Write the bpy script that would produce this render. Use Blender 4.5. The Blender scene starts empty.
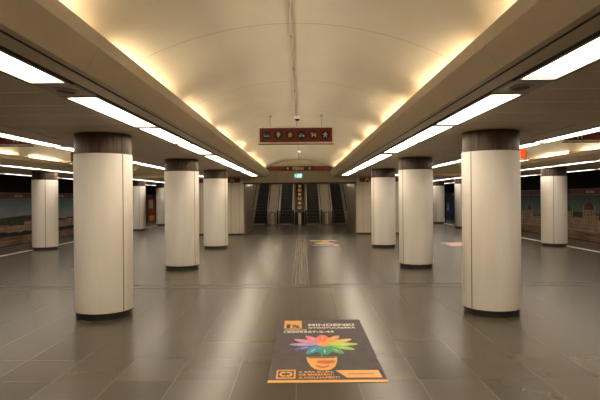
import bpy, math, random
from mathutils import Matrix, Vector
random.seed(7)
C = bpy.context.scene.collection
PI = math.pi
# ------------------------------------------------------------------ camera
cam_d = bpy.data.cameras.new('camera'); cam = bpy.data.objects.new('camera', cam_d); C.objects.link(cam)
cam_d.sensor_width = 36; cam_d.lens = 36*467/600
cam_d.shift_x = -1.2/600; cam_d.shift_y = -3/600
cam_d.clip_start = 0.05; cam_d.clip_end = 200
cam.matrix_world = Matrix.Translation((0.062, 0, 1.8)) @ Matrix.Rotation(PI/2, 4, 'X') @ Matrix.Rotation(-0.0072, 4, 'Z')
bpy.context.scene.camera = cam
# ------------------------------------------------------------------ world, exposure
w = bpy.data.worlds.new('world'); bpy.context.scene.world = w; w.use_nodes = True
w.node_tree.nodes['Background'].inputs[0].default_value = (0.8, 0.65, 0.45, 1)
w.node_tree.nodes['Background'].inputs[1].default_value = 0.02
vs = bpy.context.scene.view_settings
vs.view_transform = 'Standard'; vs.look = 'None'; vs.gamma = 1; vs.use_curve_mapping = False
vs.exposure = 1.93
PANEL_NEAR, PANEL_FAR, PANEL_TRACK, TUBE = 4.0, 3.2, 2.2, 24.0

# ------------------------------------------------------------------ materials
def newmat(name):
    m = bpy.data.materials.new(name); m.use_nodes = True
    return m, m.node_tree.nodes, m.node_tree.links, m.node_tree.nodes['Principled BSDF']
def mat(name, col, rough=0.6, metal=0.0, var=0.06, scale=8.0, bump=0.0, spec=0.5, stretch=None, coat=0.0):
    m, N, L, P = newmat(name)
    P.inputs['Roughness'].default_value = rough; P.inputs['Metallic'].default_value = metal
    P.inputs['Specular IOR Level'].default_value = spec
    P.inputs['Coat Weight'].default_value = coat
    tc = N.new('ShaderNodeTexCoord'); mp = N.new('ShaderNodeMapping')
    if stretch: mp.inputs['Scale'].default_value = stretch
    L.new(tc.outputs['Object'], mp.inputs['Vector'])
    nz = N.new('ShaderNodeTexNoise'); nz.inputs['Scale'].default_value = scale; nz.inputs['Detail'].default_value = 3
    L.new(mp.outputs['Vector'], nz.inputs['Vector'])
    cr = N.new('ShaderNodeValToRGB')
    cr.color_ramp.elements[0].position = 0.3; cr.color_ramp.elements[1].position = 0.7
    cr.color_ramp.elements[0].color = tuple(c*(1-var) for c in col)+(1,)
    cr.color_ramp.elements[1].color = tuple(min(1, c*(1+var)) for c in col)+(1,)
    L.new(nz.outputs['Fac'], cr.inputs['Fac']); L.new(cr.outputs['Color'], P.inputs['Base Color'])
    if bump:
        b = N.new('ShaderNodeBump'); b.inputs['Strength'].default_value = bump; b.inputs['Distance'].default_value = 0.01
        L.new(nz.outputs['Fac'], b.inputs['Height']); L.new(b.outputs['Normal'], P.inputs['Normal'])
    return m
def emis(name, col, s):
    m, N, L, P = newmat(name)
    P.inputs['Base Color'].default_value = tuple(c*0.8 for c in col)+(1,)
    P.inputs['Emission Color'].default_value = tuple(col)+(1,)
    P.inputs['Emission Strength'].default_value = s
    return m
def math_node(N, L, op, a, b=None, c=None):
    n = N.new('ShaderNodeMath'); n.operation = op
    for i, v in enumerate((a, b, c)):
        if v is None: continue
        if isinstance(v, (int, float)): n.inputs[i].default_value = v
        else: L.new(v, n.inputs[i])
    return n.outputs[0]
def line_mask(N, L, coord, pitch, off, width):
    f = math_node(N, L, 'FRACT', math_node(N, L, 'DIVIDE', math_node(N, L, 'SUBTRACT', coord, off), pitch))
    return math_node(N, L, 'LESS_THAN', f, width/pitch)
def jointed(name, col, rough, axis, pitch, off, width, linecol, var=0.05, scale=1.5, metal=0.0):
    m = mat(name, col, rough, metal, var, scale)
    N, L = m.node_tree.nodes, m.node_tree.links; P = N['Principled BSDF']
    src = P.inputs['Base Color'].links[0].from_socket
    tc = N.new('ShaderNodeTexCoord'); sp = N.new('ShaderNodeSeparateXYZ'); L.new(tc.outputs['Object'], sp.inputs[0])
    k = line_mask(N, L, sp.outputs[axis], pitch, off, width)
    mx = N.new('ShaderNodeMix'); mx.data_type = 'RGBA'
    L.new(k, mx.inputs['Factor']); L.new(src, mx.inputs['A']); mx.inputs['B'].default_value = tuple(linecol)+(1,)
    L.new(mx.outputs['Result'], P.inputs['Base Color'])
    return m
def floor_mat():
    m, N, L, P = newmat('dark granite tiles')
    tc = N.new('ShaderNodeTexCoord'); sp = N.new('ShaderNodeSeparateXYZ'); L.new(tc.outputs['Object'], sp.inputs[0])
    X, Y = sp.outputs['X'], sp.outputs['Y']
    T = 0.6
    fx = math_node(N, L, 'FLOOR', math_node(N, L, 'DIVIDE', X, T))
    fy = math_node(N, L, 'FLOOR', math_node(N, L, 'DIVIDE', math_node(N, L, 'SUBTRACT', Y, 4.60), T))
    cb = N.new('ShaderNodeCombineXYZ'); L.new(fx, cb.inputs[0]); L.new(fy, cb.inputs[1])
    wn = N.new('ShaderNodeTexWhiteNoise'); wn.noise_dimensions = '2D'; L.new(cb.outputs[0], wn.inputs['Vector'])
    gr = N.new('ShaderNodeTexNoise'); gr.inputs['Scale'].default_value = 45; gr.inputs['Detail'].default_value = 2
    L.new(tc.outputs['Object'], gr.inputs['Vector'])
    cl = N.new('ShaderNodeTexNoise'); cl.inputs['Scale'].default_value = 0.9; cl.inputs['Detail'].default_value = 1
    L.new(tc.outputs['Object'], cl.inputs['Vector'])
    v = math_node(N, L, 'ADD', math_node(N, L, 'MULTIPLY', wn.outputs['Value'], 0.36), math_node(N, L, 'ADD', math_node(N, L, 'MULTIPLY', gr.outputs['Fac'], 0.14), 0.32))
    v = math_node(N, L, 'ADD', v, math_node(N, L, 'MULTIPLY', cl.outputs['Fac'], 0.15))
    cr = N.new('ShaderNodeValToRGB')
    cr.color_ramp.elements[0].position = 0.2; cr.color_ramp.elements[1].position = 1.0
    cr.color_ramp.elements[0].color = (0.033, 0.028, 0.018, 1); cr.color_ramp.elements[1].color = (0.108, 0.092, 0.060, 1)
    L.new(v, cr.inputs['Fac'])
    jx = line_mask(N, L, X, T, 0.0, 0.005); jy = line_mask(N, L, Y, T, 4.60, 0.006)
    mx = N.new('ShaderNodeMix'); mx.data_type = 'RGBA'
    L.new(jy, mx.inputs['Factor']); L.new(cr.outputs['Color'], mx.inputs['A']); mx.inputs['B'].default_value = (0.095, 0.08, 0.055, 1)
    mx2 = N.new('ShaderNodeMix'); mx2.data_type = 'RGBA'
    L.new(jx, mx2.inputs['Factor']); L.new(mx.outputs['Result'], mx2.inputs['A']); mx2.inputs['B'].default_value = (0.20, 0.16, 0.105, 1)
    L.new(mx2.outputs['Result'], P.inputs['Base Color'])
    P.inputs['Roughness'].default_value = 0.27
    P.inputs['Specular IOR Level'].default_value = 0.36
    return m
def slat_mat():
    m = jointed('perforated ceiling slats', (0.70, 0.58, 0.42), 0.5, 'Y', 0.6, 0.1, 0.028, (0.95, 0.85, 0.70))
    N, L = m.node_tree.nodes, m.node_tree.links; P = N['Principled BSDF']
    src = P.inputs['Base Color'].links[0].from_socket
    tc = N.new('ShaderNodeTexCoord'); sp = N.new('ShaderNodeSeparateXYZ'); L.new(tc.outputs['Object'], sp.inputs[0])
    s1 = math_node(N, L, 'SINE', math_node(N, L, 'MULTIPLY', sp.outputs['X'], 2*PI/0.022))
    s2 = math_node(N, L, 'SINE', math_node(N, L, 'MULTIPLY', sp.outputs['Y'], 2*PI/0.022))
    k = math_node(N, L, 'GREATER_THAN', math_node(N, L, 'ADD', s1, s2), 0.5)
    mx = N.new('ShaderNodeMix'); mx.data_type = 'RGBA'; mx.blend_type = 'MULTIPLY'
    L.new(math_node(N, L, 'MULTIPLY', k, 0.45), mx.inputs['Factor'])
    L.new(src, mx.inputs['A']); mx.inputs['B'].default_value = (0.15, 0.15, 0.15, 1)
    L.new(mx.outputs['Result'], P.inputs['Base Color'])
    return m
def diffuser_mat(name, col, s):
    m, N, L, P = newmat(name)
    tc = N.new('ShaderNodeTexCoord')
    vo = N.new('ShaderNodeTexVoronoi'); vo.inputs['Scale'].default_value = 14; L.new(tc.outputs['Object'], vo.inputs['Vector'])
    e = math_node(N, L, 'MULTIPLY', math_node(N, L, 'SUBTRACT', 1.12, math_node(N, L, 'MULTIPLY', vo.outputs['Distance'], 0.3)), s)
    P.inputs['Base Color'].default_value = (0.8, 0.78, 0.72, 1)
    P.inputs['Emission Color'].default_value = tuple(col)+(1,)
    L.new(e, P.inputs['Emission Strength'])
    return m
M = {}
M['floor'] = floor_mat()
M['vault'] = jointed('painted vault plaster', (0.82, 0.75, 0.62), 0.75, 'Y', 2.37, 0.01, 0.012, (0.50, 0.43, 0.33), 0.03)
M['beam'] = jointed('painted beam panels', (0.60, 0.51, 0.39), 0.45, 'Y', 2.37, 1.2, 0.006, (0.36, 0.30, 0.22), 0.03)
M['slat'] = slat_mat()
M['joint'] = mat('dark joint', (0.035, 0.028, 0.02), 0.7)
M['frame'] = mat('light frame grey', (0.30, 0.25, 0.19), 0.4, 0.3)
M['dark'] = mat('near black', (0.012, 0.011, 0.010), 0.6)
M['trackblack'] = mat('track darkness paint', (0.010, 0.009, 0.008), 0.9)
M['cream'] = mat('cream enamel column cladding', (0.90, 0.85, 0.77), 0.32, 0.0, 0.025, 3.0, stretch=(3, 3, 0.25), spec=0.4)
M['bronze'] = mat('brown streaked bronze collar', (0.075, 0.048, 0.027), 0.42, 0.25, 0.55, 9.0, stretch=(3, 3, 0.3))
M['seam'] = mat('brown seam', (0.16, 0.10, 0.045), 0.5)
M['plinth'] = mat('black plinth rubber', (0.012, 0.010, 0.008), 0.45)
M['panelwall'] = jointed('cream wall panels', (0.52, 0.46, 0.36), 0.4, 'X', 0.37, 0.05, 0.014, (0.2, 0.16, 0.12), 0.03)
M['fascia'] = jointed('beige fascia panels', (0.42, 0.35, 0.23), 0.5, 'X', 0.545, -0.02, 0.012, (0.22, 0.18, 0.12), 0.04)
M['stone'] = jointed('brown stone cladding', (0.17, 0.135, 0.095), 0.3, 'Y', 0.9, 22.1, 0.03, (0.05, 0.04, 0.03), 0.25, 3.0)
M['hallwall'] = mat('escalator hall wall', (0.13, 0.105, 0.075), 0.5, 0, 0.15)
M['red'] = mat('deep red sign enamel', (0.17, 0.007, 0.008), 0.35)
M['signframe'] = mat('beige sign frame', (0.80, 0.73, 0.60), 0.4)
M['black'] = mat('black sign disc', (0.010, 0.009, 0.009), 0.5)
M['orange'] = mat('orange pictogram', (0.85, 0.36, 0.07), 0.5)
M['yellow'] = mat('yellow pictogram', (0.85, 0.55, 0.08), 0.5)
M['pale'] = mat('pale pictogram', (0.62, 0.50, 0.42), 0.5)
M['white'] = mat('white lettering', (0.80, 0.74, 0.66), 0.5)
M['rod'] = mat('painted rod', (0.45, 0.38, 0.28), 0.5)
M['metal'] = mat('brushed metal', (0.42, 0.36, 0.28), 0.35, 0.7)
M['balus'] = mat('beige balustrade metal', (0.62, 0.53, 0.41), 0.38, 0.3)
M['deckbeige'] = mat('dull beige deck', (0.34, 0.28, 0.20), 0.45)
M['step'] = mat('black escalator step', (0.013, 0.011, 0.009), 0.5)
M['nose'] = mat('escalator step nosing', (0.15, 0.12, 0.08), 0.5)
M['rubber'] = mat('black handrail rubber', (0.014, 0.012, 0.012), 0.35)
M['mat'] = mat('grey vinyl floor poster', (0.112, 0.096, 0.100), 0.68, 0, 0.12, 6.0, spec=0.25)
M['matorange'] = mat('orange vinyl print', (0.90, 0.46, 0.12), 0.45, 0, 0.03)
M['pinksheet'] = mat('pale pink sheet', (0.75, 0.58, 0.50), 0.5)
M['potdark'] = mat('pot rust print', (0.62, 0.17, 0.04), 0.45)
M['line'] = mat('pale safety line', (0.48, 0.42, 0.33), 0.5)
M['guide'] = mat('tactile rib', (0.15, 0.10, 0.065), 0.45)
M['grate'] = mat('drain strip', (0.03, 0.025, 0.018), 0.4)
M['bandred'] = mat('rust red band', (0.17, 0.035, 0.022), 0.5)
M['rope'] = mat('red barrier band', (0.20, 0.02, 0.02), 0.6)
M['diffN'] = diffuser_mat('warm diffuser', (1.0, 0.80, 0.58), PANEL_NEAR)
M['diffM'] = diffuser_mat('neutral diffuser', (1.0, 0.85, 0.66), PANEL_NEAR)
M['diffP'] = diffuser_mat('pink white diffuser', (1.0, 0.86, 0.72), PANEL_FAR)
M['diffT'] = diffuser_mat('track diffuser', (1.0, 0.88, 0.76), PANEL_TRACK)
M['tube'] = emis('cove tube', (1.0, 0.90, 0.72), TUBE)
M['litorange'] = emis('lit orange panel', (1.0, 0.085, 0.01), 0.30)
M['exitlit'] = emis('lit exit sign', (0.16, 0.50, 0.46), 0.25)
M['exitwhite'] = emis('lit exit pictogram', (0.75, 1.0, 0.95), 0.35)
M['hallfill'] = emis('hall fill tube', (1.0, 0.84, 0.62), 16.0)  # glow of the battens added out of view as hall fill light
M['hall_lit'] = emis('cool hall lamp', (0.95, 0.9, 1.0), 1.6)

# ------------------------------------------------------------------ mesh helpers
class MB:
    def __init__(s): s.v = []; s.f = []; s.sm = []
    def poly(s, pts, smooth=False):
        b = len(s.v); s.v += [tuple(p) for p in pts]; s.f.append(tuple(range(b, b+len(pts)))); s.sm.append(smooth); return s
    def box(s, x0, x1, y0, y1, z0, z1):
        b = len(s.v)
        s.v += [(x0,y0,z0),(x1,y0,z0),(x1,y1,z0),(x0,y1,z0),(x0,y0,z1),(x1,y0,z1),(x1,y1,z1),(x0,y1,z1)]
        for q in ((0,3,2,1),(4,5,6,7),(0,1,5,4),(1,2,6,5),(2,3,7,6),(3,0,4,7)):
            s.f.append(tuple(b+i for i in q)); s.sm.append(False)
        return s
    def prism(s, pts, axis, a0, a1, smooth=False):
        # closed 2D outline extruded along an axis
        def P(p, a):
            return {'Y': (p[0], a, p[1]), 'X': (a, p[0], p[1]), 'Z': (p[0], p[1], a)}[axis]
        n = len(pts)
        for k in range(n):
            q = (k+1) % n
            s.poly([P(pts[k], a0), P(pts[q], a0), P(pts[q], a1), P(pts[k], a1)], False)
        s.poly([P(p, a0) for p in pts][::-1]); s.poly([P(p, a1) for p in pts]); return s
    def strip(s, pts, y0, y1, smooth=True):
        # open profile (x,z) swept along Y, with shared vertices
        b = len(s.v); n = len(pts)
        for p in pts: s.v.append((p[0], y0, p[1]))
        for p in pts: s.v.append((p[0], y1, p[1]))
        for k in range(n-1): s.f.append((b+k, b+k+1, b+n+k+1, b+n+k)); s.sm.append(smooth)
        return s
    def lathe(s, prof, rxk=1.0, ryk=1.0, n=72, cx=0, cy=0, smooth=True):
        # prof: list of (r,z); each segment own rings unless smooth join wanted
        b = len(s.v)
        for (r, z) in prof:
            for k in range(n):
                a = 2*PI*k/n; s.v.append((cx+r*rxk*math.cos(a), cy+r*ryk*math.sin(a), z))
        for j in range(len(prof)-1):
            for k in range(n):
                q = (k+1) % n
                s.f.append((b+j*n+k, b+j*n+q, b+(j+1)*n+q, b+(j+1)*n+k)); s.sm.append(smooth)
        return s
    def disc(s, r, z, rxk=1.0, ryk=1.0, n=72, up=True, cx=0, cy=0):
        p = [(cx+r*rxk*math.cos(2*PI*k/n), cy+r*ryk*math.sin(2*PI*k/n), z) for k in range(n)]
        s.poly(p if up else p[::-1]); return s
    def tube(s, p0, p1, r, n=10):
        p0, p1 = Vector(p0), Vector(p1); d = (p1-p0).normalized()
        u = d.cross(Vector((0.3, 0.2, 1))).normalized() if abs(d.z) < 0.9 else d.cross(Vector((1, 0, 0))).normalized()
        v = d.cross(u); b = len(s.v)
        for p in (p0, p1):
            for k in range(n):
                a = 2*PI*k/n; q = p+u*(r*math.cos(a))+v*(r*math.sin(a)); s.v.append(tuple(q))
        for k in range(n):
            q = (k+1) % n; s.f.append((b+k, b+q, b+n+q, b+n+k)); s.sm.append(True)
        s.poly([s.v[b+k] for k in range(n)][::-1]); s.poly([s.v[b+n+k] for k in range(n)]); return s
    def path(s, pts, r, n=10):
        for a, b in zip(pts[:-1], pts[1:]): s.tube(a, b, r, n)
        return s
    def build(s, name, m, parent=None):
        me = bpy.data.meshes.new(name); me.from_pydata(s.v, [], s.f); me.update()
        for p, k in zip(me.polygons, s.sm): p.use_smooth = k
        o = bpy.data.objects.new(name, me); C.objects.link(o); me.materials.append(M[m] if isinstance(m, str) else m)
        if parent: o.parent = parent
        return o
def thing(name, label, cat, loc=(0,0,0), rz=0, group=None):
    o = bpy.data.objects.new(name, None); C.objects.link(o); o.empty_display_size = 0.2
    o.location = loc; o.rotation_euler = (0, 0, rz); o['label'] = label; o['category'] = cat
    if group: o['group'] = group
    return o
def tag(o, label, cat, group=None):
    o['label'] = label; o['category'] = cat
    if group: o['group'] = group
    return o
def struct(name, mb, m, parent=None):
    o = mb.build(name, m, parent); o['kind'] = 'structure'; return o
def copy_tree(root, loc, label=None, rz=None):
    r = root.copy(); C.objects.link(r); r.location = loc
    if rz is not None: r.rotation_euler = (0, 0, rz)
    if label: r['label'] = label
    for ch in list(root.children):
        c = ch.copy(); C.objects.link(c); c.parent = r
        for g in list(ch.children):
            d = g.copy(); C.objects.link(d); d.parent = c
    return r
def text(name, s, size, m, parent, mtx, width=None, align='LEFT', ext=0.0015, height=None):
    cu = bpy.data.curves.new(name, 'FONT'); cu.body = s; cu.size = size; cu.extrude = ext; cu.align_x = align; cu.offset = size*0.02
    t = bpy.data.objects.new(name, cu); C.objects.link(t)
    dg = bpy.context.evaluated_depsgraph_get(); dg.update()
    me = bpy.data.meshes.new_from_object(t.evaluated_get(dg)); bpy.data.objects.remove(t)
    if width:
        xs = [v.co.x for v in me.vertices]; k = width/(max(xs)-min(xs)); x0 = min(xs) if align == 'LEFT' else (min(xs)+max(xs))/2
        for v in me.vertices: v.co.x = (v.co.x-x0)*k
    if height:
        ys = [v.co.y for v in me.vertices]; k = height/(max(ys)-min(ys)); y0 = min(ys)
        for v in me.vertices: v.co.y = (v.co.y-y0)*k
    me.transform(mtx); me.materials.clear(); me.materials.append(M[m])
    o = bpy.data.objects.new(name, me); C.objects.link(o)
    if parent: o.parent = parent
    return o
FACE = Matrix.Rotation(PI/2, 4, 'X')      # text plane that faces -Y
def T(x, y, z): return Matrix.Translation((x, y, z))
def circ(cx, cz, r, n=24, a0=0, a1=2*PI): return [(cx+r*math.cos(a0+(a1-a0)*k/n), cz+r*math.sin(a0+(a1-a0)*k/n)) for k in range(n)]

Y0, YE = -15.0, 22.3          # near end and end of the vaulted concourse
YF = 50.0
ZE = 1.8
HC = ZE+0.97                 # low ceiling height

# ------------------------------------------------------------------ structure
struct('floor', MB().box(-11.1, 11.1, Y0, YF, -0.3, 0.0), 'floor')
for s, nm in ((-1, 'left'), (1, 'right')):
    x0, x1 = sorted((s*11.1, s*14.6))
    struct('floor_track_'+nm, MB().box(x0, x1, Y0, YF, -1.35, -1.2), 'trackblack')
    xa, xb = sorted((s*14.5, s*14.8))
    struct('wall_'+nm, MB().box(xa, xb, Y0, YF, -1.35, 4.2), 'trackblack')
    xa, xb = sorted((s*11.45, s*14.8))
    struct('ceiling_track_'+nm, MB().box(xa, xb, Y0, YF, 4.0, 4.2), 'trackblack')
struct('wall_back', MB().box(-14.8, 14.8, Y0-0.2, Y0, -1.35, 4.2), 'panelwall')
struct('wall_far', MB().box(-14.8, 14.8, YF, YF+0.2, -1.35, 4.2), 'trackblack')

def vault(name, xc, xa, hw, R, y0, y1):
    crown = ZE+1.77
    pts = []
    za = crown-(R-math.sqrt(R*R-xa*xa)); sl = xa/math.sqrt(R*R-xa*xa)
    side = []
    for k in range(1, 9):
        dx = 0.30*k/8; side.append((xa+dx, za-sl*(dx-dx*dx/0.6)))
    side.append((hw, side[-1][1]))
    for x, z in side[::-1]: pts.append((xc-x, z))
    for k in range(-24, 25):
        x = xa*k/24; pts.append((xc+x, crown-(R-math.sqrt(R*R-x*x))))
    for x, z in side: pts.append((xc+x, z))
    outer = [(x, z+0.06) for x, z in pts][::-1]
    zlo = HC+0.10
    b = MB().strip(pts, y0, y1)
    b.strip([(xc+hw, pts[-1][1]), (xc+hw, zlo)], y0, y1, False)
    b.strip([(xc-hw, zlo), (xc-hw, pts[0][1])], y0, y1, False)
    b.strip(outer, y0, y1)
    return struct(name, b, 'vault')
vault('ceiling_vault', 0, 1.60, 2.22, 3.53, Y0, YE)
vault('ceiling_vault_left', -6.43, 1.80, 2.42, 4.2, Y0, YE)
vault('ceiling_vault_right', 6.43, 1.80, 2.42, 4.2, Y0, YE)
def beam(name, s, xin, d):
    # d=+1 : low ceiling lies on the side of growing |x| ; xin = |x| of the soffit's lower edge
    X = lambda u: s*(xin+d*u)
    pr = [(X(0.40), HC), (X(0), HC), (X(-0.115), HC+0.18), (X(-0.115), HC+0.295), (X(-0.06), HC+0.295), (X(0.02), HC+0.15), (X(0.35), HC+0.10), (X(0.40), HC+0.10)]
    return struct(name, MB().prism(pr, 'Y', Y0, YE), 'beam')
for s, nm in ((-1, 'left'), (1, 'right')):
    beam('trim_beam_inner_'+nm, s, 1.59, 1)
    beam('trim_beam_platform_'+nm, s, 4.62, -1)
    beam('trim_beam_outer_'+nm, s, 8.30, 1)
    # flat bands and slats of the low ceilings
    def slab(name, a, b, m, y0, y1, z=HC, t=0.1):
        xa, xb = sorted((s*a, s*b)); return struct(name, MB().box(xa, xb, y0, y1, z, z+t), m)
    slab('ceiling_band_inner_'+nm, 1.99, 2.33, 'beam', Y0, YE)
    slab('ceiling_slats_'+nm, 2.33, 3.90, 'slat', Y0, YE, HC+0.012, 0.088)
    slab('ceiling_band_platform_'+nm, 3.90, 4.22, 'beam', Y0, YE, HC)
    slab('ceiling_band_edge_'+nm, 8.70, 8.85, 'beam', Y0, YE)
    slab('ceiling_slats_edge_'+nm, 8.85, 11.0, 'slat', Y0, YE, HC+0.012, 0.088)
    slab('ceiling_band_track_'+nm, 11.0, 11.45, 'beam', Y0, YE)
    slab('ceiling_far_'+nm, 4.85, 11.45, 'slat', YE, YF)
    xa, xb = sorted((s*11.38, s*11.45)); struct('trim_track_edge_'+nm, MB().box(xa, xb, Y0, YF, HC+0.1, 4.2), 'trackblack')
    # dark shadow gaps along the band, joints around the lights
    xa, xb = sorted((s*1.65, s*1.67)); struct('trim_gap_'+nm, MB().box(xa, xb, Y0, YE-0.01, HC-0.004, HC+0.01), 'joint')
    xa, xb = sorted((s*1.825, s*1.843)); struct('trim_gap_light_'+nm, MB().box(xa, xb, Y0, YE-0.01, HC-0.004, HC+0.01), 'joint')
    # wall across the end of the low aisle, the pier beside the escalator hall
    xa, xb = sorted((s*2.70, s*4.85))
    pier = struct('wall_pier_'+nm, MB().box(xa, xb, YE, 26.5, 0.08, HC), 'panelwall')
    xa, xb = sorted((s*2.72, s*4.83)); struct('baseboard_pier_'+nm, MB().box(xa, xb, YE+0.02, 26.48, 0.0, 0.08), 'plinth')
    xa, xb = sorted((s*2.66, s*2.70)); struct('wall_stone_'+nm, MB().box(xa, xb, YE+0.35, 26.5, 0.0, HC-0.02), 'stone')
    xa, xb = sorted((s*3.45, s*4.85)); struct('wall_hall_'+nm, MB().box(xa, xb, 26.5, YF, 0.0, 8.0), 'hallwall')
    xa, xb = sorted((s*2.70, s*4.85)); struct('ceiling_pier_'+nm, MB().box(xa, xb, YE, 26.5, HC, 4.0), 'hallwall')
    xa, xb = sorted((s*4.25, s*8.60)); struct('wall_end_platform_'+nm, MB().box(xa, xb, YE, YE+0.2, HC+0.10, ZE+1.9), 'fascia')
    xa, xb = sorted((s*9.34, s*9.53)); struct('trim_safety_line_'+nm, MB().box(xa, xb, Y0, YF, 0.0, 0.003), 'line')
# lintel over the escalators (clear of the piers), hall ceiling
zl = ZE+0.645
struct('wall_lintel', MB().box(-2.70, 2.70, YE, YE+0.35, zl+0.05, ZE+1.9), 'fascia')
struct('trim_lintel', MB().box(-2.70, 2.70, YE-0.03, YE+0.36, zl-0.02, zl+0.05), 'dark')
struct('ceiling_hall', MB().prism([(YE+0.35, 2.80), (32.2, 2.80), (44, 9.6), (44, 9.75), (32.1, 2.95), (YE+0.35, 2.95)], 'X', -3.45, 3.45), 'hallwall')
struct('trim_drain', MB().box(-11, 11, 9.58, 9.64, 0.0, 0.002).box(-11, 11, 9.28, 9.33, 0.0, 0.002), 'grate')
struct('trim_threshold', MB().box(-4.8, 4.8, 21.95, 22.06, 0.0, 0.002), 'grate')

# ------------------------------------------------------------------ ordinals for the labels
ORD = ['first','second','third','fourth','fifth','sixth','seventh','eighth','ninth','tenth','eleventh','twelfth','thirteenth','fourteenth','fifteenth','sixteenth','seventeenth','eighteenth','nineteenth','twentieth']

# ------------------------------------------------------------------ columns
RX, RY = 0.43, 0.385
def make_column(phis):
    t = thing('column', '', 'column', group='round cream columns')
    ky = RY/RX
    b = MB().lathe([(RX-0.006, 0.095), (RX, 0.105), (RX, 2.470)], 1, ky)
    b.disc(RX-0.006, 0.095, 1, ky, up=False).disc(RX, 2.470, 1, ky)
    cover = b.build('cladding', 'cream', t)
    b = MB().lathe([(RX-0.010, 2.470), (RX-0.010, HC+0.011)], 1, ky).disc(RX-0.010, HC+0.011, 1, ky)
    b.build('collar', 'bronze', t)
    MB().lathe([(RX-0.022, 0.0), (RX-0.022, 0.095)], 1, ky).disc(RX-0.022, 0.0, 1, ky, up=False).build('base', 'plinth', t)
    for ph in phis:
        # a narrow groove strip at angle ph (0 = towards the camera end, + towards +x)
        b = MB(); pts = []
        w = 0.014/RX
        for q in (-w/2, w/2):
            a = ph+q; pts.append((math.sin(a), -math.cos(a)))
        for (za, zb, m, rr) in ((0.105, 2.468, 'seam', RX+0.0015), (2.472, HC+0.01, 'dark', RX-0.0085)):
            (xa, ya), (xb, yb) = pts
            bb = MB().poly([(rr*xa, rr*ky*ya, za), (rr*xb, rr*ky*yb, za), (rr*xb, rr*ky*yb, zb), (rr*xa, rr*ky*ya, zb)])
            bb.poly([(0.99*rr*xa, 0.99*rr*ky*ya, za), (0.99*rr*xa, 0.99*rr*ky*ya, zb), (rr*xa, rr*ky*ya, zb), (rr*xa, rr*ky*ya, za)])
            bb.poly([(rr*xb, rr*ky*yb, za), (rr*xb, rr*ky*yb, zb), (0.99*rr*xb, 0.99*rr*ky*yb, zb), (0.99*rr*xb, 0.99*rr*ky*yb, za)])
            bb.build('seam', m, t)
    return t
R_ = math.radians
D1, SP = 7.24, 4.74
WI = ['nearest cream round column on the {0}, largest in view there', 'second cream round column of the {0} inner row, behind the nearest one', 'third cream round column of the {0} inner row, beside the red wall sign']
for s, nm in ((-1, 'left'), (1, 'right')):
    proto = make_column([R_(60)*-s, R_(60)*-s+PI])
    for n in range(3):
        o = proto if n == 0 else copy_tree(proto, (0, 0, 0))
        o.location = (s*3.0, D1+SP*n, 0); o['label'] = WI[n].format(nm)
    proto = make_column([R_(27)*-s, R_(27)*-s+PI])
    for n in range(1, 7):
        o = proto if n == 1 else copy_tree(proto, (0, 0, 0))
        o.location = (s*9.11, D1+SP*n, 0)
        o['label'] = 'cream round column on the %s platform edge line, %s of its row from the front' % (nm, ORD[n-1])

# ------------------------------------------------------------------ ceiling lights
def make_panel(w, l, m, zf=HC):
    t = thing('ceiling_light', '', 'ceiling light')
    f = MB(); e = 0.03
    f.box(-w/2-e, -w/2, -l/2, l/2, -0.006, 0.03).box(w/2, w/2+e, -l/2, l/2, -0.006, 0.03)
    f.box(-w/2-e, w/2+e, -l/2, -l/2+0.07, -0.007, 0.03).box(-w/2-e, w/2+e, l/2-0.07, l/2, -0.007, 0.03)
    f.build('frame', 'frame', t)
    MB().box(-w/2, w/2, -l/2+0.07, l/2-0.07, 0.002, 0.02).build('diffuser', m, t)
    g = MB().box(-w/2-e-0.012, -w/2-e, -l/2, l/2, -0.004, 0.02).box(w/2+e, w/2+e+0.012, -l/2, l/2, -0.004, 0.02)
    g.build('shadow_gap', 'joint', t)
    return t
VY = [-15.1, -8.68, -2.25, 4.17, 10.5, 16.9]
for s, nm in ((-1, 'left'), (1, 'right')):
    k = 0; protos = {}
    for i, v in enumerate(VY):
        for j in range(3):
            y0 = v+0.22+j*1.99; y1 = y0+1.985
            if y1 > YE+0.1: continue
            m = 'diffN' if y1 < 4.3 else 'diffM'
            o = make_panel(0.28, 1.985, m) if m not in protos else copy_tree(protos[m], (0, 0, 0))
            protos.setdefault(m, o)
            o.location = (s*2.03, (y0+y1)/2, HC-0.004)
            o['label'] = 'long diffuser light beside the %s inner columns, %s in its row' % (nm, ORD[k]); o['group'] = 'lights of the inner ceiling rows'; k += 1
    # vents between groups of three
    for i, v in enumerate(VY):
        t = thing('ceiling_vent', 'small dark oval vent in the %s light strip, %s from the front' % (nm, ORD[i]), 'vent', (s*2.03, v, HC-0.004), 0, 'oval vents in the light strips')
        b = MB().box(-0.17, 0.17, -0.22, 0.22, -0.003, 0.02); b.build('plate', 'frame', t)
        b = MB().lathe([(0.13, -0.004), (0.125, -0.012), (0.10, -0.012), (0.10, -0.004)], 0.75, 1.05, 40).build('rim', 'frame', t)
        MB().disc(0.10, -0.006, 0.75, 1.05, 40, up=False).build('opening', 'dark', t)
    rows = [(4.44, 'diffP', 'at the inner edge of the %s platform vault', 0.26, 0.0, -15.0, 2.15, 17, 'lights along the inner edge of the platform vaults'),
            (8.48, 'diffP', 'inside the %s platform edge columns', 0.26, 0.0, 9.0, 2.15, 18, 'lights beside the platform edge columns'),
            (11.2, 'diffT', 'above the %s platform edge', 0.22, 0.0, 9.0, 2.15, 18, 'lights over the platform edges')]
    for (x, m, where, w_, dz, ys, pt, cnt, grp) in rows:
        pr = None
        for k in range(cnt):
            o = make_panel(w_, pt-0.02, m) if pr is None else copy_tree(pr, (0, 0, 0))
            pr = pr or o
            o.location = (s*x, ys+pt*(k+0.5), HC-0.004)
            o['label'] = ('ceiling light '+where+', %s in its row') % (nm, ORD[k]); o['group'] = grp
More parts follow.
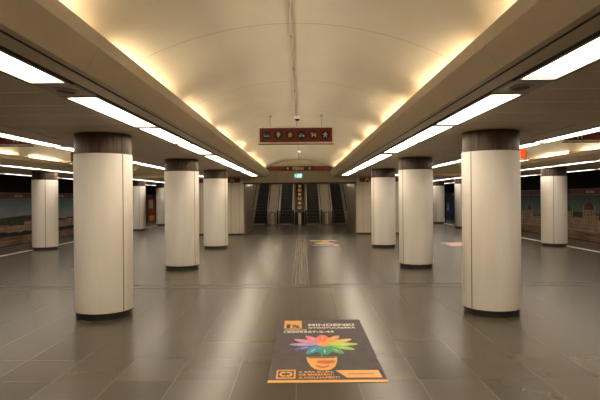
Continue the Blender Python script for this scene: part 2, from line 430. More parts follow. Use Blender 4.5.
# cove tubes
def make_tube(sd):
    t = thing('cove_lamp', '', 'lamp')
    MB().prism([(sd*a, b) for a, b in ((-0.30, 0.19), (-0.30, 0.26), (-0.15, 0.25), (0.28, 0.235), (0.28, 0.0), (-0.21, 0.0))], 'Y', -0.03, 0.0).build('baffle', 'beam', t)
    MB().box(-0.03, 0.03, 0.06, 1.87, 0.0, 0.095).build('batten', 'signframe', t)
    MB().tube((0, 0.08, 0.113), (0, 1.85, 0.113), 0.015).build('tube', 'tube', t)
    return t
tb = {}
for xl, nm, lab in ((0, 'central', 1.90), (-6.43, 'left platform', 2.10), (6.43, 'right platform', 2.10)):
    for s in (-1, 1):
        for k in range(-7, 8):
            y = 4.15+2.53*k
            if y+1.95 > YE+0.6 or y < Y0+0.2: continue
            o = make_tube(s) if s not in tb else copy_tree(tb[s], (0, 0, 0))
            tb.setdefault(s, o)
            o.location = (xl+s*lab, y, HC+0.102)
            sd = 'left' if s < 0 else 'right'
            o['label'] = 'fluorescent batten glowing in the %s cove of the %s vault, %s from the front' % (sd, nm, ORD[k+7])
            o['group'] = 'fluorescent battens in the %s cove of the %s vault' % (sd, nm)

# ------------------------------------------------------------------ hanging signs
def rod_z(x, R=3.53): return ZE+1.77-(R-math.sqrt(R*R-x*x))
def sign_body(t, w, h, yd, rods, R=3.53, zb=ZE+1.125, zc=None):
    # local frame: origin on the floor below the sign, sign bottom at zb
    f = MB(); z0, z1 = zb, zb+h; e = 0.035
    f.box(-w/2, w/2, -yd, yd, z1-e, z1).box(-w/2, w/2, -yd, yd, z0, z0+e)
    f.box(-w/2, -w/2+e, -yd, yd, z0+e, z1-e).box(w/2-e, w/2, -yd, yd, z0+e, z1-e)
    f.build('frame', 'signframe', t)
    MB().box(-w/2+e, w/2-e, -yd+0.008, yd-0.008, z0+e, z1-e).build('panel', 'red', t)
    MB().box(-w/2+0.01, w/2-0.01, -yd*0.7, yd*0.7, z0-0.012, z0).build('bottom_rail', 'dark', t)
    for x in rods:
        b = MB().tube((x, 0, z1), (x, 0, rod_z(x, R)-0.01), 0.008).tube((x, 0, rod_z(x, R)-0.03), (x, 0, rod_z(x, R)+0.01), 0.035)
        b.build('rod', 'rod', t)
def pict(t, cx, cz, kind, y, r=0.098):
    d = MB().prism(circ(cx, cz, r, 32), 'Y', y, y+0.004).build('disc', 'black', t)
    def P(pts, m):
        o = MB().prism(pts, 'Y', y-0.002, y).build('pictogram', m, d); return o
    def rect(x0, x1, z0, z1, m): P([(cx+x0, cz+z0), (cx+x1, cz+z0), (cx+x1, cz+z1), (cx+x0, cz+z1)], m)
    def poly(pp, m): P([(cx+a, cz+b) for a, b in pp], m)
    if kind == 'cigarette':
        rect(-0.06, 0.03, -0.03, -0.012, 'pale'); rect(0.034, 0.066, -0.03, -0.012, 'orange')
        poly([(-0.058, 0.0), (-0.048, 0.0), (-0.052, 0.03), (-0.062, 0.028)], 'pale'); poly([(0.03, 0.015), (0.06, 0.04), (0.055, 0.047), (0.024, 0.022)], 'red')
    elif kind == 'ice':
        poly([(-0.028, -0.005), (0.0, -0.065), (0.028, -0.005)], 'orange')
        P(circ(cx-0.018, cz+0.015, 0.022, 14), 'pale'); P(circ(cx+0.020, cz+0.015, 0.022, 14), 'pale'); P(circ(cx, cz+0.042, 0.022, 14), 'pale')
    elif kind == 'food':
        rect(-0.04, 0.04, -0.045, 0.035, 'orange'); P(circ(cx, cz-0.005, 0.022, 14), 'yellow')
        poly([(-0.03, 0.04), (0.03, 0.04), (0.018, 0.055), (-0.018, 0.055)], 'pale')
    elif kind == 'skates':
        P(circ(cx-0.035, cz-0.02, 0.022, 14), 'pale'); P(circ(cx+0.035, cz-0.02, 0.022, 14), 'pale')
        poly([(-0.045, 0.03), (-0.035, 0.036), (0.04, -0.018), (0.033, -0.027)], 'pale'); poly([(0.035, 0.036), (0.045, 0.03), (-0.033, -0.027), (-0.04, -0.018)], 'red')
    elif kind == 'dog':
        poly([(-0.05, 0.045), (-0.02, 0.055), (-0.012, 0.012), (0.045, 0.005), (0.06, 0.03), (0.064, 0.026), (0.052, -0.05), (0.036, -0.05), (0.034, -0.022), (-0.015, -0.022), (-0.018, -0.05), (-0.036, -0.05), (-0.04, 0.02), (-0.058, 0.02)], 'orange')
        rect(0.02, 0.045, 0.02, 0.045, 'pale')
    else:
        P(circ(cx+0.008, cz+0.045, 0.014, 12), 'pale')
        poly([(-0.02, 0.03), (0.02, 0.03), (0.055, 0.005), (0.05, -0.005), (0.02, 0.01), (0.015, -0.012), (0.045, -0.05), (0.03, -0.055), (0.0, -0.02), (-0.03, -0.055), (-0.045, -0.048), (-0.012, -0.008), (-0.015, 0.012), (-0.05, -0.002), (-0.055, 0.01)], 'pale')
# central sign
SX = -0.04
sg = thing('hanging_sign', 'red hanging sign with six round black pictograms under the central vault', 'sign', (SX, 9.9, 0), 0, None)
sign_body(sg, 1.60, 0.37, 0.05, (-0.54, 0.54))
zc = ZE+1.125+0.185
for i, kd in enumerate(('cigarette', 'ice', 'food', 'skates', 'dog', 'runner')):
    pict(sg, -0.617+0.247*i, zc, kd, -0.047)
# signs in the platform vaults
for s, nm in ((-1, 'left'), (1, 'right')):
    t = thing('hanging_sign', 'red hanging sign with a yellow mark, nearer one in the %s platform vault' % nm, 'sign', (s*6.40, 9.9, 0), 0, None)
    sign_body(t, 1.6, 0.37, 0.05, (-0.54, 0.54), 4.2)
    for cx in (-0.45, 0.45):
        d = MB().prism([(cx+a, zc-0.02+b) for a, b in circ(0, 0, 0.125, 32)], 'Y', -0.047, -0.043).build('disc', 'black', t)
        MB().prism([(cx-0.055, zc-0.12), (cx-0.02, zc-0.12), (cx-0.02, zc-0.02), (cx+0.02, zc-0.02), (cx+0.02, zc-0.12), (cx+0.055, zc-0.12), (cx+0.05, zc+0.03), (cx-0.05, zc+0.03)], 'Y', -0.049, -0.047).build('pictogram', 'yellow', d)
    t = thing('hanging_sign', ('red hanging sign, farther one in the %s platform vault' if s < 0 else 'hanging sign glowing orange, farther one in the %s platform vault') % nm, 'sign', (s*6.38, 14.7, 0), 0, None)
    sign_body(t, 1.6, 0.37, 0.05, (-0.54, 0.54), 4.2)
    if s > 0: MB().box(0.42, 0.735, -0.05, -0.043, ZE+1.125+0.04, ZE+1.125+0.33).build('lit_panel', 'litorange', t)
# fascia sign over the escalators
t = thing('wall_sign', 'long red exit sign band with yellow arrows across the end arch', 'sign', (0, YE, ZE+1.25))
MB().box(-1.70, 1.70, -0.05, 0.0, 0.0, 0.22).build('panel', 'red', t)
MB().box(-1.70, 1.70, -0.053, 0.0, 0.22, 0.232).box(-1.70, 1.70, -0.053, 0.0, -0.012, 0.0).build('frame', 'frame', t)
text('lettering', 'Kijárat', 0.20, 'white', t, T(-0.07, -0.053, 0.055) @ FACE, 0.53, 'CENTER')
for cx in (-0.57, 0.47):
    pts = [(cx+0.08+0.10*math.cos(a), 0.11+0.10*math.sin(a)) for a in [(-PI/2+PI*k/12) for k in range(13)]]
    pts += [(cx-0.08+0.10*math.cos(a), 0.11+0.10*math.sin(a)) for a in [(PI/2+PI*k/12) for k in range(13)]]
    d = MB().prism(pts, 'Y', -0.055, -0.05).build('arrow_plate', 'black', t)
    MB().prism([(cx-0.025, 0.03), (cx+0.025, 0.03), (cx+0.025, 0.105), (cx+0.085, 0.105), (cx, 0.195), (cx-0.085, 0.105), (cx-0.025, 0.105)], 'Y', -0.058, -0.055).build('arrow', 'yellow', d)
# lit running man sign
t = thing('exit_sign', 'small lit teal emergency exit sign below the red band', 'sign', (-0.07, YE-0.06, ZE+0.90))
MB().box(-0.20, 0.20, 0.0, 0.06, 0, 0.23).build('housing', 'frame', t)
fc = MB().box(-0.19, 0.19, -0.006, 0.0, 0.01, 0.22).build('face', 'exitlit', t)
b = MB().prism([(0.06, 0.03), (0.15, 0.03), (0.15, 0.20), (0.06, 0.20)], 'Y', -0.009, -0.006)
b.prism([(-0.15, 0.10), (-0.11, 0.16), (-0.11, 0.08)], 'Y', -0.009, -0.006)
b.prism([(-0.09, 0.04), (-0.03, 0.09), (-0.05, 0.15), (-0.01, 0.16), (0.03, 0.12), (0.02, 0.05), (0.04, 0.03), (0.0, 0.03), (-0.01, 0.08), (-0.07, 0.03)], 'Y', -0.009, -0.006)
b.prism(circ(0.0, 0.185, 0.018, 12), 'Y', -0.009, -0.006); b.build('pictogram', 'exitwhite', fc)
# side red signs on the pier walls
for s, nm in ((-1, 'left'), (1, 'right')):
    xa, xb = sorted((s*2.85, s*4.83))
    t = thing('wall_sign', 'red sign strip with a black and yellow plate on top of the %s end wall' % nm, 'sign', (0, YE, 0), 0, None)
    MB().box(xa, xb, -0.04, 0, 2.50, 2.70).build('panel', 'red', t)
    MB().box(xa, xb, -0.045, 0, 2.70, 2.725).build('frame', 'frame', t)
    xc = s*(3.22)
    pl = MB().box(xc-0.15, xc+0.15, -0.045, -0.04, 2.50, 2.70).build('plate', 'black', t)
    b = MB().prism([(xc-0.09, 2.53), (xc-0.05, 2.53), (xc-0.04, 2.60), (xc+0.03, 2.60), (xc+0.07, 2.52), (xc+0.10, 2.53), (xc+0.07, 2.65), (xc, 2.68), (xc-0.09, 2.65)], 'Y', -0.048, -0.045)
    b.build('pictogram', 'yellow', pl)
# dome cameras and conduit under the crown
CX = -0.033
b = MB().tube((CX, Y0+0.1, ZE+1.765), (CX, YE-0.02, ZE+1.765), 0.010, 8)
for k in range(20): b.box(CX-0.018, CX+0.018, -4+1.3*k, -3.97+1.3*k, ZE+1.752, ZE+1.775)
tag(b.build('ceiling_conduit', 'rod', None), 'thin painted conduit running along the crown of the central vault', 'conduit')
for i, y in enumerate((10.25, 18.0)):
    t = thing('dome_camera', ('white dome camera under the vault just above the six pictogram sign', 'small dome camera under the vault seen below the six pictogram sign')[i], 'camera', (CX+0.02, y, ZE+1.77), 0, None)
    MB().lathe([(0.075, 0.0), (0.075, -0.05), (0.06, -0.06)], n=28).disc(0.06, -0.06, n=28, up=False).build('housing', 'white', t)
    MB().lathe([(0.055*math.cos(R_(a)), -0.055-0.05*math.sin(R_(a))) for a in range(0, 91, 10)], n=24).build('dome', 'black', t)

# ------------------------------------------------------------------ tactile guide path
t = thing('tactile_path', 'strip of six thin raised ribs running down the middle of the floor', 'guide path', (0.035, 9.4, 0))
for k in range(6):
    x = -0.17+0.068*k
    MB().box(x-0.006, x+0.006, 0, 12.6, 0, 0.003).build('rib', 'guide', t)

# ------------------------------------------------------------------ floor posters
W_, L_ = 1.175, 2.31
cols = [('petal orange', (0.92, 0.20, 0.07)), ('petal amber', (0.95, 0.42, 0.12)), ('petal yellow', (0.92, 0.62, 0.12)), ('petal lime', (0.50, 0.72, 0.09)),
        ('petal light green', (0.30, 0.60, 0.10)), ('petal green', (0.06, 0.42, 0.13)), ('petal teal', (0.02, 0.38, 0.26)), ('petal sky', (0.03, 0.36, 0.55)),
        ('petal blue', (0.08, 0.12, 0.48)), ('petal lilac', (0.55, 0.38, 0.72)), ('petal pink', (0.80, 0.33, 0.50)), ('petal rose', (0.85, 0.22, 0.32))]
for n, c in cols: M[n] = mat(n, c, 0.45, 0, 0.1, 4)
def poster(label, x, y, rz, flip=False):
    # local frame: x 0..W_, y 0..L_ ; y=0 is the bottom edge of the print
    t = thing('floor_poster', label, 'poster', (x, y, 0.0), rz, None)
    MB().box(0, W_, 0, L_, 0.0, 0.003).build('sheet', 'mat', t)
    z = 0.0045
    def flat(name, pts, m, par=t, z0=0.003, z1=z): return MB().prism(pts, 'Z', z0, z1).build(name, m, par)
    def rc(x0, x1, y0, y1): return [(x0, y0), (x1, y0), (x1, y1), (x0, y1)]
    flat('orange_bar', rc(0.0, W_, 0.0, 0.06), 'matorange')
    tagbox = flat('orange_box', rc(0.09, 0.335, 1.86, 2.26), 'matorange')
    text('lettering', '1', 0.3, 'black', tagbox, T(0.125, 1.875, z+0.0005), 0.05, height=0.19)
    text('lettering', '%', 0.2, 'black', tagbox, T(0.195, 1.885, z+0.0005), 0.115, height=0.15)
    text('headline', 'MINDENKI', 0.155, 'white', t, T(0.425, 1.97, z), 0.64, height=0.115)
    text('headline', 'GYÓGYULÁSÁRA', 0.12, 'white', t, T(0.425, 1.85, z), 0.645, height=0.085)
    text('headline', 'ADÓSZÁMUNK:', 0.055, 'white', t, T(0.10, 1.775, z), 0.30, height=0.045)
    text('headline', '18009557-2-43', 0.11, 'white', t, T(0.10, 1.655, z), 0.66, height=0.085)
    text('slogan', 'A RÁK ELLEN,', 0.10, 'matorange', t, T(0.30, 0.243, z), 0.36, height=0.058)
    text('slogan', 'AZ EMBERÉRT,', 0.10, 'matorange', t, T(0.30, 0.171, z), 0.36, height=0.058)
    text('slogan', 'A HOLNAPÉRT!', 0.10, 'matorange', t, T(0.30, 0.098, z), 0.41, height=0.058)
    lx0, lx1, ly0, ly1 = 0.075, 0.27, 0.10, 0.335
    b = MB(); e = 0.018; e2 = 0.028
    for q in (rc(lx0, lx1, ly0, ly0+e2), rc(lx0, lx1, ly1-e2, ly1), rc(lx0, lx0+e, ly0+e2, ly1-e2), rc(lx1-e, lx1, ly0+e2, ly1-e2)): b.prism(q, 'Z', 0.003, z)
    lg = b.build('logo_frame', 'matorange', t)
    cx, cy = (lx0+lx1)/2, (ly0+ly1)/2
    b = MB()
    for (ox, a0, a1) in ((-0.026, 50, 310), (0.026, -130, 130)):
        n = 16
        for j in range(n):
            a, c = R_(a0+(a1-a0)*j/n), R_(a0+(a1-a0)*(j+1)/n)
            b.prism([(cx+ox+0.018*math.cos(a), cy+0.03*math.sin(a)), (cx+ox+0.040*math.cos(a), cy+0.066*math.sin(a)), (cx+ox+0.040*math.cos(c), cy+0.066*math.sin(c)), (cx+ox+0.018*math.cos(c), cy+0.03*math.sin(c))], 'Z', 0.003, z)
    b.build('logo_ring', 'matorange', lg)
    sf = flat('orange_field', [(0.785, 0.115), (1.135, 0.115), (1.125, 0.315), (0.68, 0.315)], 'matorange')
    text('lettering', 'www.rakellen.hu', 0.06, 'potdark', sf, T(0.80, 0.20, z+0.0003), 0.27, height=0.045)
    pot = [(0.385, 0.72), (0.395, 0.58), (0.43, 0.43), (0.47, 0.35), (0.515, 0.32), (0.60, 0.32), (0.645, 0.35), (0.69, 0.43), (0.72, 0.58), (0.73, 0.72)]
    po = flat('pot', pot, 'matorange')
    flat('pot_mouth', [(0.405, 0.705), (0.71, 0.705), (0.70, 0.68), (0.415, 0.68)], 'black', po, z, z+0.0006)
    flat('pot_shade', [(0.50, 0.60), (0.70, 0.61), (0.685, 0.52), (0.60, 0.50), (0.50, 0.53)], 'potdark', po, z, z+0.0004)
    sm = [(0.555+0.075*math.cos(a), 0.47+0.09*math.sin(a)) for a in [R_(185+170*k/12) for k in range(13)]]
    sm += [(0.555+0.055*math.cos(a), 0.475+0.045*math.sin(a)) for a in [R_(350-160*k/12) for k in range(13)]]
    flat('smile', sm, 'potdark', po, z, z+0.0006)
    flat('stem', rc(0.553, 0.566, 0.72, 0.95), 'petal green')
    fx, fy = 0.60, 1.17
    for k in range(12):
        a = R_(90-30*k); ca, sa = math.cos(a), math.sin(a)
        r0 = 0.235; pts = []; n = 20; wd = 0.052*(1.35 if k % 3 == 0 and k % 6 == 0 else 1.0)
        hl = 0.18 if k not in (0, 6) else 0.155
        cx, cy = fx+ca*r0, fy+sa*r0*0.97
        for j in range(n):
            q = 2*PI*j/n; lx = hl*math.cos(q); ly = wd*math.sin(q)*(1.1-0.25*abs(math.cos(q)))*1.15
            pts.append((cx+lx*ca-ly*sa, cy+lx*sa+ly*ca))
        zz = z+0.0004*(k % 2)
        p = flat('petal', pts, cols[k][0], t, 0.003, zz)
        tx = [(cx+0.03*ca+(lx*ca-ly*sa), cy+0.03*sa+(lx*sa+ly*ca)) for lx, ly in ((-0.05, -0.007), (0.05, -0.007), (0.05, 0.007), (-0.05, 0.007))]
        flat('petal_text', tx, 'white', p, zz, zz+0.0004)
    flat('flower_heart', [(fx+0.085*math.cos(2*PI*j/24), fy+0.085*math.sin(2*PI*j/24)) for j in range(24)], 'petal amber', t, 0.003, z+0.0015)
    return t
poster('large grey floor poster nearest the camera, flower in an orange pot, one percent appeal', -0.278, 4.52, 0)
poster('grey floor poster farther away near the escalators, turned upside down', 0.38+W_, 17.0+L_, PI)

t = thing('floor_poster', 'small orange edged floor poster almost hidden behind the nearest left column', 'poster', (-5.80, 11.85, 0))
MB().box(0, 0.6, 0, 0.8, 0, 0.003).build('sheet', 'mat', t)
MB().box(0, 0.6, 0, 0.12, 0.003, 0.0045).build('orange_bar', 'matorange', t)
t = thing('floor_poster', 'pale pinkish floor poster showing just left of the nearest right column', 'poster', (5.42, 16.75, 0))
MB().box(0, 1.15, 0, 1.25, 0, 0.003).build('sheet', 'pinksheet', t)
MB().box(0.1, 1.05, 0.12, 0.3, 0.003, 0.0045).build('print', 'matorange', t)
# ------------------------------------------------------------------ escalators
EY = 31.1
def rise(y): return max(0.0, (y-(EY+0.75))*math.tan(R_(30)))
LEN = 7.6
def make_escalator(label, x, hw=0.43):
    t = thing('escalator', label, 'escalator', (x, EY, 0), 0, None)
    b = MB(); nb = MB(); tread = 0.36; rz = tread*math.tan(R_(30))
    y = 0.0; z = 0.0; k = 0
    while y < LEN:
        if k >= 2: z += rz
        b.box(-hw, hw, y, y+tread, z-0.02 if k < 2 else z-rz, z+0.03)
        for g in range(12):
            gx = -hw+0.03+g*(2*hw-0.06)/12
            b.box(gx, gx+0.03, y-0.006, y, z-rz*0.9 if k >= 2 else z, z+0.028)
        nb.box(-hw, hw, y-0.012, y+0.02, z+0.030, z+0.036)
        y += tread; k += 1
    b.build('steps', 'step', t); nb.build('step_nosing', 'nose', t)
    MB().box(-hw-0.1, hw+0.1, -0.55, 0.0, 0.0, 0.02).build('comb_plate', 'metal', t)
    H = 0.90
    for s in (-1, 1):
        xa, xb = sorted((s*hw, s*(hw+0.16)))
        top = [(-0.25, H), (0.85, H), (1.2, H+0.16)]
        yy = LEN; top.append((yy, H+(yy-0.9)*math.tan(R_(30))))
        bot = [(LEN, (LEN-0.75)*math.tan(R_(30))-0.45), (1.4, 0.0), (-0.30, 0.0)]
        front = [(-0.45-0.12*math.cos(a)*0.5, 0.45+0.45*math.sin(a)) for a in []]
        out = [(-0.40, 0.0), (-0.55, 0.30), (-0.60, 0.55), (-0.52, 0.78), (-0.35, 0.88)]+top+bot[:2]
        MB().prism(out, 'X', xa, xb).build('balustrade', 'balus', t)
        MB().prism([(-0.42, 0.02), (-0.60, 0.28), (-0.66, 0.55), (-0.60, 0.80), (-0.44, 0.95), (-0.30, 0.97), (-0.30, 0.89), (-0.36, 0.87), (-0.51, 0.77), (-0.59, 0.55), (-0.54, 0.30), (-0.39, 0.02)], 'X', xa+0.02, xb-0.02).build('newel_guard', 'rubber', t)
        xm = s*(hw+0.11)
        pth = [(xm, -0.40, 0.10), (xm, -0.58, 0.28), (xm, -0.66, 0.52), (xm, -0.62, 0.76), (xm, -0.45, 0.93), (xm, -0.2, H+0.06), (xm, 0.85, H+0.06), (xm, 1.2, H+0.22), (xm, LEN, H+0.06+(LEN-0.9)*math.tan(R_(30)))]
        MB().path(pth, 0.032, 10).build('handrail', 'rubber', t)
    return t
EX = [-2.73, -0.98, 0.88, 2.63]
EL = ['leftmost dark escalator, climbing beside the left hall wall', 'escalator just left of the decorated middle deck', 'escalator just right of the decorated middle deck', 'rightmost dark escalator, climbing beside the right hall wall']
for x, l in zip(EX, EL): make_escalator(l, x)
TN = math.tan(R_(30))
def deck(label, x0, x1, m, stickers=False):
    t = thing('escalator_deck', label, 'deck', ((x0+x1)/2, EY, 0), 0, None)
    h = (x1-x0)/2
    MB().prism([(0.25, 0.0), (0.25, 0.80), (0.9, 0.86), (LEN, 0.86+(LEN-0.9)*TN), (LEN, (LEN-1)*TN-0.4), (1.2, 0.0)], 'X', -h, h).build('deck_panel', m, t)
    MB().box(-h*0.3, h*0.3, -0.15, 0.25, 0.0, 0.72).build('newel_box', 'balus', t)
    if stickers:
        u = Vector((0, math.cos(R_(30)), math.sin(R_(30)))); nrm = Vector((0, -math.sin(R_(30)), math.cos(R_(30))))
        for k in range(7):
            c = Vector((0, 1.25, 0.862+0.35*TN))+u*(0.62*k)+nrm*0.006
            r = 0.15; n = 4 if k % 2 else 6; pts = []
            b = MB()
            q = [c+Vector((r*math.cos(2*PI*j/n+0.5), 0, 0))+u*(r*1.5*math.sin(2*PI*j/n+0.5)) for j in range(n)]
            b.poly([tuple(v) for v in q]); b.poly([tuple(v-nrm*0.004) for v in q][::-1])
            st = b.build('sticker', 'orange', t)
            q = [c+nrm*0.002+Vector((0.07*math.cos(2*PI*j/10), 0, 0))+u*(0.09*math.sin(2*PI*j/10)) for j in range(10)]
            MB().poly([tuple(v) for v in q]).build('sticker_mark', 'pale' if k % 2 else 'black', st)
    return t
deck('beige sloping deck between the two left escalators', -2.13, -1.58, 'deckbeige')
deck('dark sloping middle deck with a row of orange stickers', -0.38, 0.28, 'step', True)
deck('beige sloping deck between the two right escalators', 1.48, 2.03, 'deckbeige')
for s, nm in ((-1, 'left'), (1, 'right')):
    xa, xb = sorted((s*3.25, s*3.45)); struct('trim_hall_'+nm, MB().prism([(EY-0.3, 0), (EY-0.3, 0.9), (EY+0.9, 0.95), (EY+LEN, 0.95+(LEN-0.9)*TN), (EY+LEN, 0)], 'X', xa, xb), 'balus')
# red barrier bands
for i, (xa, xb) in enumerate(((-3.24, -2.27), (-1.34, -0.52), (2.27, 3.24))):
    o = thing('barrier', '', 'barrier', ((xa+xb)/2, EY-0.75, 0)); hb = (xb-xa)/2
    MB().box(-hb, hb, -0.002, 0.002, 0.90, 0.935).build('band', 'rope', o)
    for q in (-hb, hb): MB().tube((q, 0, 0.0), (q, 0, 0.95), 0.018).lathe([(0.10, 0.0), (0.10, 0.02)], n=20, cx=q).disc(0.10, 0.02, n=20, cx=q).build('post', 'rubber', o)
    tag(o, 'thin red barrier band across the foot of the %s escalator' % ('leftmost', 'second from left', 'rightmost')[i], 'barrier', None)
# small lamps in the hall ceiling
for i, x in enumerate((-1.86, -1.15, 1.05, 1.85)):
    t = thing('hall_lamp', 'small bright lamp under the hall ceiling, %s from the left' % ORD[i], 'lamp', (x, 31.0, 2.80), 0, None)
    MB().box(-0.18, 0.18, -0.05, 0.05, -0.04, 0.0).build('housing', 'frame', t)
    MB().box(-0.16, 0.16, -0.04, 0.04, -0.09, -0.04).build('diffuser', 'hall_lit', t)

for i, (x, y) in enumerate(((-1.6, 23.6), (1.6, 23.6), (-1.6, 26.6), (1.6, 26.6), (-2.0, 29.3), (0.0, 29.3), (2.0, 29.3), (-1.8, 33.6), (0.0, 33.6), (1.8, 33.6))):  # unseen battens, added behind the lintel to brighten the escalator hall
    t = thing('hall_fill_batten', 'added fill batten on the hall ceiling above the lintel line, %s from the front left' % ORD[i], 'lamp', (x, y, 2.80 if y < 32 else 2.80+(y-32.2)*0.5763-0.03), 0, 'added fill battens hidden above the escalator lintel')
    MB().box(-0.62, 0.62, -0.04, 0.04, -0.03, 0.0).build('batten', 'frame', t)
    MB().tube((-0.6, 0, -0.045), (0.6, 0, -0.045), 0.014).build('tube', 'hallfill', t)
# ------------------------------------------------------------------ track wall pictures
def gradmat(name, stops, z0, z1):
    m, N, L, P = newmat(name); P.inputs['Roughness'].default_value = 0.6
    tc = N.new('ShaderNodeTexCoord'); sp = N.new('ShaderNodeSeparateXYZ'); L.new(tc.outputs['Object'], sp.inputs[0])
    nz = N.new('ShaderNodeTexNoise'); nz.inputs['Scale'].default_value = 1.2; nz.inputs['Detail'].default_value = 5
    L.new(tc.outputs['Object'], nz.inputs['Vector'])
    v = math_node(N, L, 'DIVIDE', math_node(N, L, 'SUBTRACT', sp.outputs['Z'], z0), z1-z0)
    v = math_node(N, L, 'ADD', v, math_node(N, L, 'MULTIPLY', math_node(N, L, 'SUBTRACT', nz.outputs['Fac'], 0.5), 0.5))
    cr = N.new('ShaderNodeValToRGB'); e = cr.color_ramp.elements
    e[0].position = stops[0][0]; e[0].color = stops[0][1]+(1,); e[1].position = stops[-1][0]; e[1].color = stops[-1][1]+(1,)
    for p, c in stops[1:-1]: q = e.new(p); q.color = c+(1,)
    L.new(v, cr.inputs['Fac']); L.new(cr.outputs['Color'], P.inputs['Base Color'])
    return m
M['sky'] = gradmat('printed dusk sky', [(0.0, (0.40, 0.36, 0.28)), (0.4, (0.27, 0.31, 0.28)), (1.0, (0.11, 0.20, 0.20))], 0.5, 1.8)
M['skyR'] = gradmat('printed green sky', [(0.0, (0.20, 0.22, 0.18)), (0.5, (0.09, 0.14, 0.11)), (1.0, (0.04, 0.06, 0.055))], 0.5, 1.8)
M['hill'] = mat('printed hill', (0.055, 0.06, 0.03), 0.7, 0, 0.4, 3)
M['trees'] = mat('printed trees', (0.013, 0.013, 0.010), 0.7, 0, 0.4, 3)
M['house'] = mat('printed facades', (0.40, 0.27, 0.17), 0.7, 0, 0.3, 2)
M['roofp'] = mat('printed roofs', (0.09, 0.045, 0.03), 0.7, 0, 0.3, 2)
M['bank'] = mat('printed river bank', (0.24, 0.13, 0.07), 0.7, 0, 0.5, 2, stretch=(1, 0.4, 4))
M['winp'] = mat('printed windows', (0.12, 0.08, 0.05), 0.7)
M['posterred'] = mat('red orange print', (0.45, 0.07, 0.03), 0.5, 0, 0.5, 1.5)
M['posterblue'] = mat('blue print', (0.03, 0.07, 0.14), 0.5, 0, 0.4, 1.5)
M['posterdark'] = mat('dark brown print', (0.06, 0.04, 0.03), 0.5, 0, 0.5, 1.5)
def mural(s, label, sky, y0, y1, domes):
    xs = 14.5 if s > 0 else -14.5
    t = thing('mural', label, 'mural', (xs, y0, 0))
    L = y1-y0
    def layer(name, pts, m, i, par=t):
        d = -s*(0.02+0.004*i); xa, xb = sorted((0.0 if i == 0 else -s*(0.02+0.004*(i-1)), d))
        return MB().prism(pts, 'X', xa, xb).build(name, m, par)
    layer('printed_sky', [(0, -0.5), (L, -0.5), (L, 1.80), (0, 1.80)], sky, 0)
    n = 40
    layer('printed_hill', [(0, 0.2), (L, 0.2)]+[(L*(1-k/n), 0.80+0.16*math.sin(k*0.35+1)+0.09*math.sin(k*0.9)) for k in range(n+1)], 'hill', 1)
    b = MB(); wb = MB(); rb = MB(); y = 0.0; xa, xb = sorted((-s*0.024, -s*0.028)); xc, xd = sorted((-s*0.028, -s*0.030))
    while y < L-0.5:
        ww = random.uniform(0.5, 1.3); h = random.uniform(0.42, 0.68)+(0.10 if domes else 0)
        ww = min(ww, L-y)
        b.prism([(y, -0.05), (y+ww, -0.05), (y+ww, h), (y, h)], 'X', xa, xb)
        if not any(abs(c-y-ww/2) < r_+ww/2+0.2 for c, _, r_ in (domes or [])):
            q = MB().prism([(y, h), (y+ww, h), (y+ww-0.12, h+0.10), (y+0.12, h+0.10)], 'X', xa, xb)
            q.build('printed_roof', 'roofp', t)
        yy = y+0.08
        while yy < y+ww-0.1:
            for zz in (0.05, 0.22, 0.39, 0.56):
                if zz+0.1 < h: wb.prism([(yy, zz), (yy+0.06, zz), (yy+0.06, zz+0.09), (yy, zz+0.09)], 'X', xc, xd)
            yy += 0.16
        y += ww
    if domes:
        xa, xb = sorted((-s*0.024, -s*0.033)); xc, xd = sorted((-s*0.033, -s*0.035))
        for (c, h, r) in domes:
            b.prism([(c-r, 0.3), (c+r, 0.3), (c+r, h), (c-r, h)], 'X', xa, xb)
            MB().prism([(c+r*math.cos(PI*k/12), h+r*1.1*math.sin(PI*k/12)) for k in range(6)]+[(c+0.03, h+r*1.07), (c, h+r+0.3), (c-0.03, h+r*1.07)]+[(c+r*math.cos(PI*k/12), h+r*1.1*math.sin(PI*k/12)) for k in range(7, 13)], 'X', xa, xb).build('printed_dome', 'roofp', t)
            for q in (-1, 1):
                b.prism([(c+q*(r+0.12)-0.05, 0.3), (c+q*(r+0.12)+0.05, 0.3), (c+q*(r+0.12)+0.05, h-0.05), (c+q*(r+0.12), h+0.28), (c+q*(r+0.12)-0.05, h-0.05)], 'X', xa, xb)
            for k in range(3):
                for j in range(4):
                    wy = c-r*0.7+k*r*0.6; wb.prism([(wy, 0.4+0.17*j), (wy+0.06, 0.4+0.17*j), (wy+0.06, 0.5+0.17*j), (wy, 0.5+0.17*j)], 'X', xc, xd)
    f = b.build('printed_facades', 'house', t); wb.build('printed_windows', 'winp', f)
    pts = [(0, -0.12), (L, -0.12)]
    m_ = 90
    pts += [(L*(1-k/m_), 0.10+0.10*abs(math.sin(k*1.7))+0.06*math.sin(k*0.6)) for k in range(m_+1)]
    if not domes: MB().prism(pts, 'X', *sorted((-s*0.031, -s*0.034))).build('printed_trees', 'trees', t)
    MB().prism([(0, -0.5), (L, -0.5), (L, -0.08), (0, -0.08)], 'X', *sorted((-s*0.024, -s*0.036))).build('printed_bank', 'bank', t)
mural(-1, 'dark city mural with hill and houses on the left track wall', 'sky', 2, 41, None)
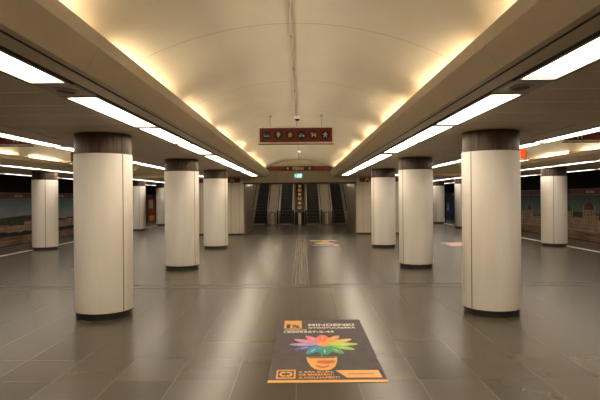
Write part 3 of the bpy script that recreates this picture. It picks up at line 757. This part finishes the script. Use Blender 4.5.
mural(1, 'dark riverside palace mural with domes and spires on the right track wall', 'skyR', 2, 41, [(21.4, 1.05, 0.35), (23.2, 0.95, 0.25), (24.9, 1.0, 0.3), (27.5, 0.9, 0.25), (20.0, 0.95, 0.2)])
for s, nm in ((-1, 'left'), (1, 'right')):
    t = thing('wall_band', 'rust red station name band above the murals on the %s track wall' % nm, 'sign', (s*14.5, 2, 1.80), 0, None)
    xa, xb = sorted((0, -s*0.06))
    MB().box(xa, xb, 0, 46, 0.02, 0.30).build('panel', 'bandred', t)
    MB().box(xa, xb, 0, 46, 0.0, 0.02).box(xa, xb, 0, 46, 0.30, 0.32).build('frame', 'frame', t)
    for k in range(10):
        y = 9.0+k*4.2
        mt = Matrix.Translation((-s*0.062, y, 0.10)) @ Matrix.Rotation(-s*PI/2, 4, 'Z') @ FACE
        if y < 45:
            text('lettering', 'ASTORIA', 0.17, 'pale', t, mt)
            xa2, xb2 = sorted((-s*0.06, -s*0.064))
            MB().box(xa2, xb2, y+1.35, y+1.55, 0.06, 0.26).build('icon_plate', 'black', t)
def wall_poster(label, s, y0, y1, m, letter=None):
    t = thing('wall_poster', label, 'poster', (s*14.5, y0, -0.5), 0, None)
    xa, xb = sorted((0, -s*0.05))
    MB().box(xa, xb, 0, y1-y0, 0, 2.28).build('sheet', m, t)
    if letter:
        mt = Matrix.Translation((-s*0.055, (0.15 if s > 0 else 0.9) if s < 0 else y1-y0-0.2, 0.75)) @ Matrix.Rotation(-s*PI/2, 4, 'Z') @ FACE
        text('lettering', letter, 1.3, 'white', t, mt)
    return t
t = wall_poster('red orange poster on the left track wall behind the edge columns', -1, 44.3, 46.4, 'posterred')
MB().box(0.05, 0.054, 0.2, 1.4, 1.3, 2.1).build('print', 'pale', t); MB().box(0.05, 0.054, 0.3, 1.8, 0.15, 0.6).build('print', 'orange', t)
wall_poster('dark brown poster beside the red one on the left track wall', -1, 42.6, 44.2, 'posterdark')
wall_poster('blue poster with a large pale letter on the right track wall', 1, 42.4, 46.4, 'posterblue', 'A')
